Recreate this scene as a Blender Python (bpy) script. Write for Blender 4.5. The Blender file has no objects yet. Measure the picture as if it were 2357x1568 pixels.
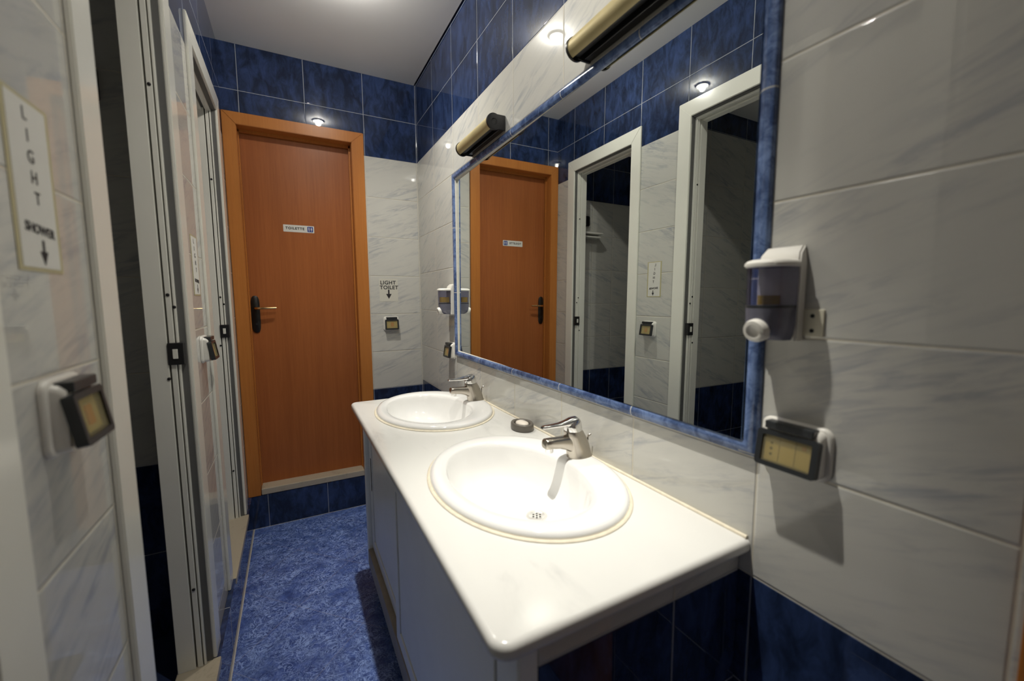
import bpy, bmesh, math, random
from mathutils import Vector, Matrix
random.seed(7)
PI = math.pi
C = bpy.context.scene.collection

# ------------------------------------------------------------------ dimensions (metres)
XL, YF, ZC = -1.055, 2.660, 2.709          # left wall, far wall, ceiling
ZB2, ZB1 = 2.227, 2.466                    # blue band rows
ST = 0.198                                 # step height
CT = 0.868                                 # counter top
LA = (-0.52, 0.62, 2.706)                  # ceiling spots
LB = (-0.52, 1.81, 2.706)

# ------------------------------------------------------------------ node helpers
class NT:
    def __init__(s, name):
        m = bpy.data.materials.new(name); m.use_nodes = True
        s.m = m; s.t = m.node_tree; s.t.nodes.clear()
        s.out = s.t.nodes.new('ShaderNodeOutputMaterial')
    def n(s, typ, **kw):
        nd = s.t.nodes.new(typ)
        for k, v in kw.items(): setattr(nd, k, v)
        return nd
    def link(s, a, b): s.t.links.new(a, b)
    def put(s, sock, v):
        if isinstance(v, bpy.types.NodeSocket): s.link(v, sock)
        elif isinstance(v, (tuple, list)) and len(v) == 3 and sock.type == 'RGBA': sock.default_value = (*v, 1)
        else: sock.default_value = v
    def math(s, op, a, b=0.0, c=None, clamp=False):
        nd = s.n('ShaderNodeMath', operation=op); nd.use_clamp = clamp
        s.put(nd.inputs[0], a); s.put(nd.inputs[1], b)
        if c is not None: s.put(nd.inputs[2], c)
        return nd.outputs[0]
    def mix(s, f, a, b):
        nd = s.n('ShaderNodeMix', data_type='RGBA')
        s.put(nd.inputs[0], f); s.put(nd.inputs[6], a); s.put(nd.inputs[7], b)
        return nd.outputs[2]
    def coords(s):
        if not hasattr(s, 'tc'):
            s.tc = s.n('ShaderNodeTexCoord').outputs['Object']
            sp = s.n('ShaderNodeSeparateXYZ'); s.link(s.tc, sp.inputs[0]); s.sep = sp.outputs
        return s.tc, s.sep
    def mapped(s, scale=(1, 1, 1), rot=(0, 0, 0), loc=(0, 0, 0)):
        tc, _ = s.coords()
        nd = s.n('ShaderNodeMapping'); s.link(tc, nd.inputs[0])
        nd.inputs['Scale'].default_value = scale; nd.inputs['Rotation'].default_value = rot
        nd.inputs['Location'].default_value = loc
        return nd.outputs[0]
    def noise(s, vec, scale=5, detail=4, rough=.5, dist=0):
        nd = s.n('ShaderNodeTexNoise'); s.link(vec, nd.inputs['Vector'])
        nd.inputs['Scale'].default_value = scale; nd.inputs['Detail'].default_value = detail
        nd.inputs['Roughness'].default_value = rough; nd.inputs['Distortion'].default_value = dist
        return nd.outputs['Fac']
    def ramp(s, v, a, b):
        nd = s.n('ShaderNodeMapRange'); s.put(nd.inputs[0], v)
        nd.inputs[1].default_value = a; nd.inputs[2].default_value = b
        nd.interpolation_type = 'SMOOTHSTEP'
        return nd.outputs[0]
    def bsdf(s, col, rough=.5, metal=0., spec=.5, bump=None, bdist=.002, coat=0., trans=0., ior=1.5):
        b = s.n('ShaderNodeBsdfPrincipled')
        s.put(b.inputs['Base Color'], col); s.put(b.inputs['Roughness'], rough)
        s.put(b.inputs['Metallic'], metal); s.put(b.inputs['Specular IOR Level'], spec)
        b.inputs['Coat Weight'].default_value = coat
        b.inputs['Transmission Weight'].default_value = trans
        b.inputs['IOR'].default_value = ior
        if bump is not None:
            bp = s.n('ShaderNodeBump'); s.link(bump, bp.inputs['Height'])
            bp.inputs['Distance'].default_value = bdist; bp.inputs['Strength'].default_value = 1
            s.link(bp.outputs[0], b.inputs['Normal'])
        s.link(b.outputs[0], s.out.inputs[0])
        return b

def plain(name, col, rough=.5, metal=0., spec=.5, var=.06, vs=30, coat=0.):
    t = NT(name); tc, _ = t.coords()
    f = t.noise(tc, vs, 3)
    lo = tuple(c * (1 - var) for c in col); hi = tuple(min(1, c * (1 + var)) for c in col)
    t.bsdf(t.mix(f, lo, hi), rough, metal, spec, coat=coat)
    return t.m

def frac_line(t, v, v0, pitch, w):
    """soft 0..1 mask of grout lines at v0 + k*pitch, half width w"""
    a = t.math('DIVIDE', t.math('SUBTRACT', v, v0), pitch)
    fr = t.math('FRACT', t.math('ADD', a, .5))
    d = t.math('MULTIPLY', t.math('ABSOLUTE', t.math('SUBTRACT', fr, .5)), pitch)
    return d, t.math('FLOOR', a)

def tile(name, axis, u0, pu, z0, pz, ztop=99., zbase=-99., ztopcol=True, gw=.0014, rough=.022, slope=1):
    """glazed wall tile: white marbled rows, blue rows above ztop and below zbase"""
    t = NT(name); tc, sp = t.coords()
    u = sp['XY'.index(axis)]; z = sp[2]
    du, iu = frac_line(t, u, u0, pu, gw); dz, iz = frac_line(t, z, z0, pz, gw)
    d = t.math('MINIMUM', du, dz)
    g = t.math('SUBTRACT', 1, t.ramp(d, gw * .7, gw * 1.5))
    blue = t.math('MAXIMUM', t.math('GREATER_THAN', z, ztop), t.math('LESS_THAN', z, zbase))
    # white marbled glaze: long slanted blue grey streaks, broken up per tile
    off = t.n('ShaderNodeCombineXYZ')
    t.put(off.inputs[0], t.math('MULTIPLY', iu, 3.7)); t.put(off.inputs[1], t.math('MULTIPLY', iu, 1.3))
    t.put(off.inputs[2], t.math('MULTIPLY', iz, 5.1))
    va = t.n('ShaderNodeVectorMath', operation='ADD'); t.link(tc, va.inputs[0]); t.link(off.outputs[0], va.inputs[1])
    # veins climb to the right as one faces the wall
    ro = t.n('ShaderNodeVectorRotate', rotation_type='X_AXIS' if axis == 'Y' else 'Y_AXIS')
    t.link(va.outputs[0], ro.inputs['Vector']); ro.inputs['Angle'].default_value = .36 * slope
    mp = t.n('ShaderNodeMapping'); t.link(ro.outputs[0], mp.inputs[0])
    mp.inputs['Scale'].default_value = (1, 1, 6.5)
    s1 = t.ramp(t.noise(mp.outputs[0], 10, 6, .6, .7), .41, .68)
    s2 = t.noise(mp.outputs[0], 2.5, 3, .5, .3)
    s1 = t.math('MULTIPLY', s1, t.ramp(s2, .35, .75))
    white = t.mix(s1, (.60, .592, .545), (.38, .39, .41))
    rnd = t.n('ShaderNodeTexWhiteNoise', noise_dimensions='2D')
    cv = t.n('ShaderNodeCombineXYZ'); t.link(iu, cv.inputs[0]); t.link(iz, cv.inputs[1]); t.link(cv.outputs[0], rnd.inputs['Vector'])
    white = t.mix(t.math('MULTIPLY', rnd.outputs['Value'], .12), white, (.5, .5, .47))
    n1 = t.noise(t.mapped((1, 1, .45)), 22, 6, .65, .6)
    n2 = t.noise(tc, 5, 3, .5, .5)
    nb = t.ramp(t.math('ADD', t.math('MULTIPLY', n1, .7), t.math('MULTIPLY', n2, .3)), .36, .68)
    bl = t.mix(nb, (.010, .017, .042), (.032, .058, .155))
    col = t.mix(blue, white, bl)
    gcol = t.mix(blue, (.62, .58, .48), (.30, .32, .36))
    col = t.mix(g, col, gcol)
    h = t.ramp(d, gw * .4, gw * 3.0)
    h2 = t.math('ADD', h, t.math('MULTIPLY', t.noise(tc, 3.2, 1), .05))
    r = t.math('ADD', t.math('MULTIPLY', g, .5), rough)
    t.bsdf(col, r, 0, .5, bump=h2, bdist=.0012)
    return t.m

def blue_glaze(name, pitch_axes=True):
    """mottled blue glaze of the mirror border, pale joints every 0.33 m"""
    t = NT(name); tc, sp = t.coords()
    n1 = t.noise(tc, 38, 6, .7, .8); n2 = t.noise(tc, 9, 3)
    nb = t.ramp(t.math('ADD', t.math('MULTIPLY', n1, .65), t.math('MULTIPLY', n2, .35)), .38, .66)
    col = t.mix(nb, (.04, .07, .17), (.17, .25, .46))
    dy, _ = frac_line(t, sp[1], .666, .329, .001); dz, _ = frac_line(t, sp[2], 1.71, .333, .001)
    # joints run across each run of tiles: y joints on the rails, z joints on the stiles
    inner = t.math('MULTIPLY', t.math('GREATER_THAN', sp[1], .372), t.math('LESS_THAN', sp[1], 1.948))
    gy = t.math('MULTIPLY', t.math('LESS_THAN', dy, .0014), inner)
    gz = t.math('MULTIPLY', t.math('LESS_THAN', dz, .0014), t.math('SUBTRACT', 1, inner))
    col = t.mix(t.math('MAXIMUM', gy, gz), col, (.55, .55, .52))
    t.bsdf(col, .1, 0, .5)
    return t.m

def floor_mat():
    t = NT('floor_tile_blue'); tc, sp = t.coords()
    u = t.math('MULTIPLY', t.math('ADD', sp[0], sp[1]), .7071); v = t.math('MULTIPLY', t.math('SUBTRACT', sp[0], sp[1]), .7071)
    du, iu = frac_line(t, u, .385, .333, .001); dv, iv = frac_line(t, v, -.205, .333, .001)
    d = t.math('MINIMUM', du, dv); g = t.math('SUBTRACT', 1, t.ramp(d, .0006, .0018))
    w = t.noise(tc, 9, 3, .5)
    va = t.n('ShaderNodeVectorMath', operation='MULTIPLY_ADD')
    nn = t.n('ShaderNodeTexNoise'); t.link(tc, nn.inputs['Vector']); nn.inputs['Scale'].default_value = 11; nn.inputs['Detail'].default_value = 3
    t.link(nn.outputs['Color'], va.inputs[0]); va.inputs[1].default_value = (.12, .12, .12); t.link(tc, va.inputs[2])
    a = t.noise(va.outputs[0], 26, 4, .6, 1.2); b = t.noise(va.outputs[0], 55, 3, .6, 1.6)
    r1 = t.math('SUBTRACT', 1, t.ramp(t.math('ABSOLUTE', t.math('SUBTRACT', a, .5)), .0, .05))
    r2 = t.math('SUBTRACT', 1, t.ramp(t.math('ABSOLUTE', t.math('SUBTRACT', b, .52)), .0, .055))
    wis = t.math('MAXIMUM', t.math('MULTIPLY', r1, 1.), t.math('MULTIPLY', r2, .7))
    wis = t.math('MULTIPLY', wis, t.ramp(w, .2, .62))
    cl = t.ramp(t.noise(tc, 30, 5, .7), .35, .7)
    base = t.mix(cl, (.033, .068, .23), (.072, .132, .42))
    col = t.mix(wis, base, (.28, .40, .76))
    col = t.mix(t.math('MULTIPLY', g, .35), col, (.36, .33, .36))
    ln = t.math('LESS_THAN', t.math('ABSOLUTE', t.math('ADD', sp[0], 1.0345)), .0024)
    ln = t.math('MAXIMUM', ln, t.math('LESS_THAN', t.math('ABSOLUTE', t.math('SUBTRACT', sp[1], 2.6455)), .0022))
    col = t.mix(ln, col, (.52, .49, .43))
    t.bsdf(col, .28, 0, .4)
    return t.m

def wood(name, dark, light, axis='Z', rough=.32):
    t = NT(name)
    sc = {'Z': (1, 1, .035), 'X': (.035, 1, 1)}[axis]
    v = t.mapped(sc)
    a = t.noise(v, 110, 6, .7, .3); b = t.noise(v, 18, 4, .5, .6)
    f = t.ramp(t.math('ADD', t.math('MULTIPLY', a, .65), t.math('MULTIPLY', b, .35)), .25, .75)
    t.bsdf(t.mix(f, dark, light), rough, 0, .18)
    return t.m

def marble(name, a, b, rough=.15, scale=5, aniso=(1, 1, 1)):
    t = NT(name); v = t.mapped(aniso, (0, 0, .7))
    n1 = t.noise(v, scale, 6, .6, 1.2); n2 = t.noise(v, scale * 4, 4, .6, .8)
    f = t.ramp(t.math('ADD', t.math('MULTIPLY', n1, .7), t.math('MULTIPLY', n2, .3)), .5, .75)
    t.bsdf(t.mix(f, a, b), rough, 0, .5)
    return t.m

def clear_tint(name, col, gloss=.09, diff=None, dw=.0):
    t = NT(name)
    tr = t.n('ShaderNodeBsdfTransparent'); tr.inputs[0].default_value = (*col, 1)
    gl = t.n('ShaderNodeBsdfGlossy'); gl.inputs['Roughness'].default_value = .08
    last = tr.outputs[0]
    if dw:
        df = t.n('ShaderNodeBsdfDiffuse'); df.inputs[0].default_value = (*diff, 1)
        mx = t.n('ShaderNodeMixShader'); mx.inputs[0].default_value = dw
        t.link(last, mx.inputs[1]); t.link(df.outputs[0], mx.inputs[2]); last = mx.outputs[0]
    m2 = t.n('ShaderNodeMixShader'); m2.inputs[0].default_value = gloss
    t.link(last, m2.inputs[1]); t.link(gl.outputs[0], m2.inputs[2]); t.link(m2.outputs[0], t.out.inputs[0])
    return t.m

M = {}
M['tile_right'] = tile('tile_right', 'Y', .340, .3285, ZB2, .2385, ZB2, .7945)
M['tile_far'] = tile('tile_far', 'X', -.326, .322, ZB2, .2445, ZB2, .762)
M['tile_left'] = tile('tile_left', 'Y', 1.775, .333, ZB2, .2445, ZB2, -9, slope=-1)
M['tile_riser'] = tile('tile_riser', 'Y', 1.33, .33, .5, 1.0, -9)
M['tile_riser_far'] = tile('tile_riser_far', 'X', -.632, .324, .5, 1.0, -9)
M['tile_end'] = tile('tile_end', 'X', -.187, .33, .7945, .2385, 99, .7945)
M['tile_stall'] = tile('tile_stall_sides', 'X', -1.5, .33, .79, .315, 2.36, .79)
M['tile_stall2'] = tile('tile_stall_end', 'X', -1.3, .2, .79, .2625, 2.105, .79)
M['tile_stall_back'] = tile('tile_stall_back', 'Y', 1.2, .33, .79, .2625, 2.24, .79)
M['ceiling'] = plain('ceiling_paint', (.92, .92, .91), .65, 0, .2, .02, 6)
M['back_paint'] = plain('back_wall_paint', (.60, .59, .57), .6, 0, .3, .04, 6)
M['floor'] = floor_mat()
M['stall_floor'] = plain('stall_floor_tile', (.03, .045, .11), .3, 0, .4, .3, 20)
M['wood_leaf'] = wood('wood_leaf', (.30, .095, .028), (.40, .132, .040))
M['wood_frame'] = wood('wood_frame', (.42, .150, .034), (.52, .20, .048))
M['sill'] = marble('sill_marble', (.46, .40, .30), (.27, .22, .15), .35, 8)
M['counter'] = marble('counter_marble', (.76, .755, .72), (.60, .60, .58), .16, 6, (1, .35, 1))
M['ceramic'] = plain('white_ceramic', (.90, .895, .875), .06, 0, .6, .01, 5, coat=.4)
M['sealant'] = plain('aged_sealant', (.80, .73, .58), .5, 0, .3, .2, 60)
M['grout'] = plain('pale_grout', (.66, .64, .58), .6, 0, .3, .1, 80)
M['alu'] = plain('painted_aluminium', (.84, .83, .75), .16, .0, .5, .03, 12)
M['alu_dark'] = plain('groove_grey', (.12, .12, .115), .5, 0, .4, .1, 20)
M['cab'] = plain('cabinet_grey', (.84, .86, .85), .3, .0, .5, .05, 10)
M['cab_dark'] = plain('cabinet_groove', (.05, .05, .05), .6, 0, .3, .1, 10)
M['cab_rail'] = plain('cabinet_rail', (.33, .29, .23), .5, 0, .3, .25, 14)
M['plinth'] = plain('plinth_dark', (.06, .06, .06), .6, 0, .3, .1, 14)
M['mirror_border'] = blue_glaze('mirror_border')
t = NT('mirror_glass'); tc, sp = t.coords(); t.bsdf(t.mix(t.ramp(t.noise(tc, 3, 2), .3, .7), (.84, .88, .85), (.855, .89, .865)), .0, 1.0); M['mirror'] = t.m
M['brass'] = plain('aged_brass', (.50, .42, .22), .48, .4, .5, .22, 18)
M['black'] = plain('black_metal', (.012, .012, .013), .3, 0, .5, .2, 30)
M['black_matt'] = plain('black_plastic', (.014, .014, .015), .45, 0, .4, .2, 30)
M['white_plastic'] = plain('white_plastic', (.76, .74, .68), .3, 0, .5, .03, 20)
M['dark_frame'] = plain('charcoal_plastic', (.020, .023, .026), .3, 0, .5, .15, 30)
M['amber'] = clear_tint('amber_window', (.90, .84, .64), .05, (.58, .52, .32), .22)
M['orange_lens'] = plain('orange_lens', (.75, .30, .03), .3, 0, .4, .1, 30)
M['module'] = plain('switch_module', (.70, .66, .52), .4, 0, .4, .05, 30)
M['tank'] = clear_tint('tinted_tank', (.64, .64, .77), .06, (.11, .11, .15), .18)
M['smoke'] = clear_tint('smoke_cover', (.40, .40, .50), .06, (.24, .24, .30), .55)
M['soap_liquid'] = plain('amber_soap', (.62, .40, .04), .25, 0, .5, .1, 30)
M['chrome'] = plain('chrome', (.80, .79, .77), .07, 1., .5, .03, 20)
M['nickel'] = plain('worn_nickel', (.50, .46, .40), .24, 1., .5, .1, 25)
M['drain'] = plain('drain_metal', (.80, .79, .75), .3, .6, .5, .05, 20)
M['dish'] = plain('dark_dish', (.13, .118, .10), .35, 0, .5, .15, 25)
M['soap'] = plain('soap_white', (.85, .78, .68), .4, 0, .4, .03, 25)
M['paper'] = plain('paper_white', (.70, .69, .64), .7, 0, .2, .04, 40)
M['paper_grey'] = plain('paper_grey', (.62, .605, .53), .7, 0, .2, .03, 40)
M['tape'] = plain('yellowed_tape', (.50, .46, .27), .35, 0, .4, .08, 40)
M['ink'] = plain('black_ink', (.025, .023, .025), .6, 0, .3, .1, 40)
M['blue_print'] = plain('blue_print', (.02, .05, .26), .4, 0, .4, .1, 40)
M['bronze'] = plain('dark_bronze', (.022, .020, .018), .35, .5, .5, .2, 30)
M['gold'] = plain('lever_brass', (.70, .48, .22), .2, 1., .5, .05, 30)
M['white_metal'] = plain('lamp_trim_white', (.7, .7, .68), .4, 0, .4, .03, 20)
t = NT('lamp_lens'); tc, sp = t.coords(); e = t.n('ShaderNodeEmission'); e.inputs[0].default_value = (1, .93, .80, 1); e.inputs[1].default_value = 45; t.link(e.outputs[0], t.out.inputs[0]); M['lens'] = t.m

# ------------------------------------------------------------------ mesh helpers
def obj(name, bm, mat, parent=None, smooth=False, angle=None):
    bmesh.ops.recalc_face_normals(bm, faces=bm.faces)
    me = bpy.data.meshes.new(name); bm.to_mesh(me); bm.free()
    for m in (mat if isinstance(mat, (list, tuple)) else [mat]): me.materials.append(M[m])
    if smooth:
        for p in me.polygons: p.use_smooth = True
        try: me.set_sharp_from_angle(angle=math.radians(angle or 40))
        except Exception: pass
    o = bpy.data.objects.new(name, me); C.objects.link(o)
    if parent: o.parent = parent
    return o
def tag(o, label, cat=None, group=None, kind=None):
    o['label'] = label
    if cat: o['category'] = cat
    if group: o['group'] = group
    if kind: o['kind'] = kind
    return o
def thing(name, label, cat, loc=(0, 0, 0), rz=0., group=None, kind=None):
    o = bpy.data.objects.new(name, None); C.objects.link(o)
    o.location = loc; o.rotation_euler = (0, 0, rz); o.empty_display_size = .05
    return tag(o, label, cat, group, kind)
def struct(name, bm, mat, label, cat, **k):
    return tag(obj(name, bm, mat, **k), label, cat, kind='structure')

def box(bm, x0, x1, y0, y1, z0, z1, bev=0., seg=2, mi=0):
    r = bmesh.ops.create_cube(bm, size=1.)
    vs = r['verts']
    for v in vs:
        v.co = Vector(((x0 + x1) / 2 + v.co.x * (x1 - x0), (y0 + y1) / 2 + v.co.y * (y1 - y0), (z0 + z1) / 2 + v.co.z * (z1 - z0)))
    fs = set(f for v in vs for f in v.link_faces)
    for f in fs: f.material_index = mi
    if bev > 0:
        es = list(set(e for v in vs for e in v.link_edges))
        bmesh.ops.bevel(bm, geom=es, offset=bev, segments=seg, profile=.5, affect='EDGES')
    return bm
def bx(*a, **k): return box(bmesh.new(), *a, **k)
def loft(bm, rings, cap0=True, cap1=True, closed=True):
    vr = [[bm.verts.new(p) for p in r] for r in rings]
    n = len(vr[0])
    for a, b in zip(vr[:-1], vr[1:]):
        for i in range(n if closed else n - 1):
            j = (i + 1) % n
            bm.faces.new((a[i], a[j], b[j], b[i]))
    if cap0: bm.faces.new(vr[0])
    if cap1: bm.faces.new(vr[-1])
    return vr
def ring(c, u, v, n=24, p=2.):
    """superellipse ring around c spanned by the vectors u and v"""
    c, u, v = Vector(c), Vector(u), Vector(v); out = []
    for i in range(n):
        a = 2 * PI * i / n; ca, sa = math.cos(a), math.sin(a)
        out.append(c + u * (math.copysign(abs(ca) ** (2 / p), ca)) + v * (math.copysign(abs(sa) ** (2 / p), sa)))
    return out
def lathe(bm, prof, n=32, c=(0, 0, 0), cap0=True, cap1=True):
    return loft(bm, [ring((c[0], c[1], c[2] + z), (r, 0, 0), (0, r, 0), n) for r, z in prof], cap0, cap1)
def tube(bm, pts, r, n=12, up=(0, 0, 1)):
    rs = []
    for i, p in enumerate(pts):
        a = Vector(pts[max(i - 1, 0)]); b = Vector(pts[min(i + 1, len(pts) - 1)])
        d = (b - a).normalized(); u = d.cross(Vector(up))
        if u.length < 1e-4: u = d.cross(Vector((1, 0, 0)))
        u.normalize(); w = u.cross(d).normalized()
        rr = r[i] if isinstance(r, (list, tuple)) else r
        rs.append(ring(p, u * rr, w * rr, n))
    loft(bm, rs)
    return bm
def rrect(w, h, r, n=5, cx=0, cz=0):
    pts = []
    for (sx, sz, a0) in ((1, 1, 0), (-1, 1, 90), (-1, -1, 180), (1, -1, 270)):
        for k in range(n + 1):
            a = math.radians(a0 + 90 * k / n)
            pts.append((cx + sx * (w / 2 - r) + r * math.cos(a), cz + sz * (h / 2 - r) + r * math.sin(a)))
    return pts
def plate(bm, w, h, r, y0, y1, cx=0, cz=0, soft=.0):
    """rounded rectangle slab facing -Y, from depth y0 (wall) to y1 (front, negative)"""
    rings = [[(x, y0, z) for x, z in rrect(w, h, r, cx=cx, cz=cz)]]
    if soft:
        rings.append([(x, y1 + soft, z) for x, z in rrect(w, h, r, cx=cx, cz=cz)])
        s2 = soft * .3
        rings.append([(x, y1 + s2, z) for x, z in rrect(w - soft * 1.0, h - soft * 1.0, max(r - soft * .5, .0005), cx=cx, cz=cz)])
        rings.append([(x, y1, z) for x, z in rrect(w - 2 * soft, h - 2 * soft, max(r - soft, .0004), cx=cx, cz=cz)])
    else:
        rings.append([(x, y1, z) for x, z in rrect(w, h, r, cx=cx, cz=cz)])
    loft(bm, rings)
    return bm
def frame_slab(bm, w, h, r, iw, ih, ir, y0, y1, cx=0, cz=0):
    """rectangular ring, facing -Y"""
    o0 = [(x, y0, z) for x, z in rrect(w, h, r, cx=cx, cz=cz)]; o1 = [(x, y1, z) for x, z in rrect(w, h, r, cx=cx, cz=cz)]
    i0 = [(x, y0, z) for x, z in rrect(iw, ih, ir, cx=cx, cz=cz)]; i1 = [(x, y1, z) for x, z in rrect(iw, ih, ir, cx=cx, cz=cz)]
    V = [[bm.verts.new(p) for p in q] for q in (o0, o1, i1, i0)]
    n = len(o0)
    for k in range(4):
        a, b = V[k], V[(k + 1) % 4]
        for i in range(n):
            j = (i + 1) % n; bm.faces.new((a[i], a[j], b[j], b[i]))
    return bm
def text_bm(body, size, spacing=1., offset=0., align='CENTER', extrude=.0004):
    """lettering as a mesh in the XZ plane facing -Y, centred on the origin"""
    cu = bpy.data.curves.new('letters', 'FONT'); cu.body = body; cu.size = size
    cu.space_character = spacing; cu.offset = offset; cu.align_x = align; cu.align_y = 'CENTER'; cu.extrude = extrude
    o = bpy.data.objects.new('letters', cu); C.objects.link(o)
    dg = bpy.context.evaluated_depsgraph_get(); dg.update()
    me = bpy.data.meshes.new_from_object(o.evaluated_get(dg))
    bm = bmesh.new(); bm.from_mesh(me)
    bpy.data.objects.remove(o); bpy.data.curves.remove(cu); bpy.data.meshes.remove(me)
    bmesh.ops.transform(bm, matrix=Matrix.Rotation(PI / 2, 4, 'X'), verts=bm.verts)
    return bm
def join_bm(dst, src, mat=None):
    me = bpy.data.meshes.new('tmp'); src.to_mesh(me); src.free()
    if mat is not None: me.transform(mat)
    dst.from_mesh(me); bpy.data.meshes.remove(me)
    return dst
def poly(bm, pts, y0, y1):
    loft(bm, [[(x, y0, z) for x, z in pts], [(x, y1, z) for x, z in pts]])
    return bm

R90, L90 = -PI / 2, PI / 2     # rotation of things on the right wall, on the left wall (local -Y faces the room)

# ------------------------------------------------------------------ room shell
YB = -.98
struct('floor', bx(XL - .01, .02, YB, YF + .02, -.06, 0), 'floor', 'blue marbled floor tiles laid diagonally', 'floor')
struct('ceiling', bx(XL - .2, -.009, YB - .1, YF + .2, ZC, ZC + .08), 'ceiling', 'plain off-white painted ceiling', 'ceiling')
# right wall with the recess of the mirror
GY0, GY1, GZ0, GZ1 = .3655, 1.9565, 1.0655, 1.9565
bm = bmesh.new()
box(bm, 0, .12, YB, GY0, -.06, ZC + .08); box(bm, 0, .12, GY1, YF + .12, -.06, ZC + .08)
box(bm, 0, .12, GY0, GY1, -.06, GZ0); box(bm, 0, .12, GY0, GY1, GZ1, ZC + .08); box(bm, .035, .12, GY0, GY1, GZ0, GZ1)
struct('wall_right', bm, 'tile_right', 'right wall of white marbled tiles between blue tile bands', 'wall')
# far wall around the wooden door
DX0, DX1, DZ1 = -1.000, -.400, 2.292
bm = bmesh.new()
box(bm, XL - .12, DX0, YF, YF + .12, -.06, ZC + .08); box(bm, DX1, 0, YF, YF + .12, -.06, ZC + .08)
box(bm, DX0, DX1, YF, YF + .12, DZ1, ZC + .08); box(bm, DX0, DX1, YF, YF + .12, -.06, .19)
struct('wall_far', bm, 'tile_far', 'far wall with white tiles and two dark blue rows above the door', 'wall')
# left wall with three openings
OP = [(1.842, 2.424), (.858, 1.414), (-.14, .440)]
OZ = 2.266
bm = bmesh.new()
for a, b in ((OP[0][1], YF), (OP[1][1], OP[0][0]), (OP[2][1], OP[1][0]), (YB, OP[2][0])):
    box(bm, XL - .085, XL, a, b, -.06, ZC + .08)
for a, b in OP:
    box(bm, XL - .085, XL, a, b, OZ, ZC + .08); box(bm, XL - .085, XL, a, b, -.06, .178)
struct('wall_left', bm, 'tile_left', 'left wall of white tile piers between the shower openings', 'wall')
struct('wall_back', bx(XL - .1, .12, YB - .1, YB, -.06, ZC + .08), 'back_paint', 'plain painted wall behind the camera', 'wall')
struct('trim_1', bx(XL, -1.037, YB, YF, 0, ST, bev=.002), 'tile_riser', 'dark blue tiled kerb along the foot of the left wall', 'step')
struct('trim_2', bx(-1.037, -.36, YF - .012, YF, 0, ST - .002), 'tile_riser_far', 'dark blue tiled step under the wooden door', 'step')
for i, (a, b) in enumerate(OP):
    lab = ('worn marble sill in the far shower opening', 'worn marble sill in the shower opening nearer the camera', 'marble sill in the opening at the left picture edge')[i]
    struct('trim_%d' % (i + 3), bx(XL - .09, -1.034, a + .0, b - .0, .172, .2005, bev=.003), 'sill', lab, 'sill')
# shower stalls behind the left wall
SX0, SX1, SZ = -2.25, XL - .085, 2.49
struct('wall_stall_far', bx(SX0, SX1, 2.53, 2.60, .1, SZ + .05), 'tile_stall2', 'tiled end wall of the far shower stall', 'wall')
struct('wall_stall_middle', bx(SX0, SX1, 1.655, 1.715, .1, SZ + .05), 'tile_stall', 'tiled divider between the two shower stalls', 'wall')
struct('wall_stall_near', bx(SX0, SX1, .64, .70, .1, SZ + .05), 'tile_stall', 'tiled divider behind the left foreground pier', 'wall')
struct('wall_stall_end', bx(SX0, SX1, -.36, -.30, .1, SZ + .05), 'tile_stall', 'tiled end wall of the nearest stall', 'wall')
struct('wall_stall_back', bx(SX0 - .08, SX0, -.4, 2.62, .1, SZ + .05), 'tile_stall_back', 'tiled back wall of the shower stalls', 'wall')
struct('floor_stall', bx(SX0, XL - .085, -.4, 2.6, .09, .165), 'stall_floor', 'dark tiled floor of the shower stalls', 'floor')
struct('ceiling_stall', bx(SX0 - .08, XL - .085, -.4, 2.62, SZ, SZ + .06), 'ceiling', 'low ceiling of the shower stalls', 'ceiling')

# ------------------------------------------------------------------ wooden door (far wall)
LY = YF + .078                                   # face of the leaf
d1 = thing('door_1', 'orange brown wooden toilet door with flat leaf and wide frame', 'door', (-.7, YF, ST), kind='structure')
def dpart(name, bm, mat, parent=d1, **k):
    o = obj(name, bm, mat, parent, **k)
    me = o.data; me.transform(Matrix.Translation((.7, -YF, -ST)))
    return o
bm = bmesh.new()                                 # casing with mitred corners + jamb lining
ox0, ox1, oz1 = -1.0535, -.3335, 2.354
ix0, ix1, iz1 = -.990, -.404, 2.290
yo = YF - .016
def casing(bm, ox0, ox1, oz1, ix0, ix1, iz1, z0, y0, y1, bev):
    for q in ([(ox0, z0), (ix0, z0), (ix0, iz1), (ox0, oz1)], [(ox0, oz1), (ix0, iz1), (ix1, iz1), (ox1, oz1)], [(ix1, z0), (ox1, z0), (ox1, oz1), (ix1, iz1)]):
        n = bmesh.new(); poly(n, q, y0, y1)
        bmesh.ops.bevel(n, geom=list(n.edges), offset=bev, segments=2, affect='EDGES')
        join_bm(bm, n)
casing(bm, ox0, ox1, oz1, ix0, ix1, iz1, ST, YF + .002, yo, .0022)
box(bm, DX0, ix0 + .001, YF, YF + .115, ST, iz1); box(bm, ix1 - .001, DX1, YF, YF + .115, ST, iz1)
box(bm, DX0, DX1, YF, YF + .115, iz1, DZ1)
box(bm, ix0, ix1, LY - .022, LY - .006, iz1 - .014, iz1); box(bm, ix1 - .010, ix1, LY - .022, LY - .006, .21, iz1); box(bm, ix0, ix0 + .006, LY - .022, LY - .006, .21, iz1)
dpart('door_frame', bm, 'wood_frame')
leaf = dpart('door_leaf', bx(ix0 + .002, ix1 - .002, LY, LY + .036, .226, iz1 - .004, bev=.0015), 'wood_leaf')
dpart('threshold', bx(ix0 + .003, ix1 - .003, YF - .014, YF + .112, .1985, .236, bev=.004), 'sill')
bm = bmesh.new()
px, pz = -.961, 1.262
rings = []
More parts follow.
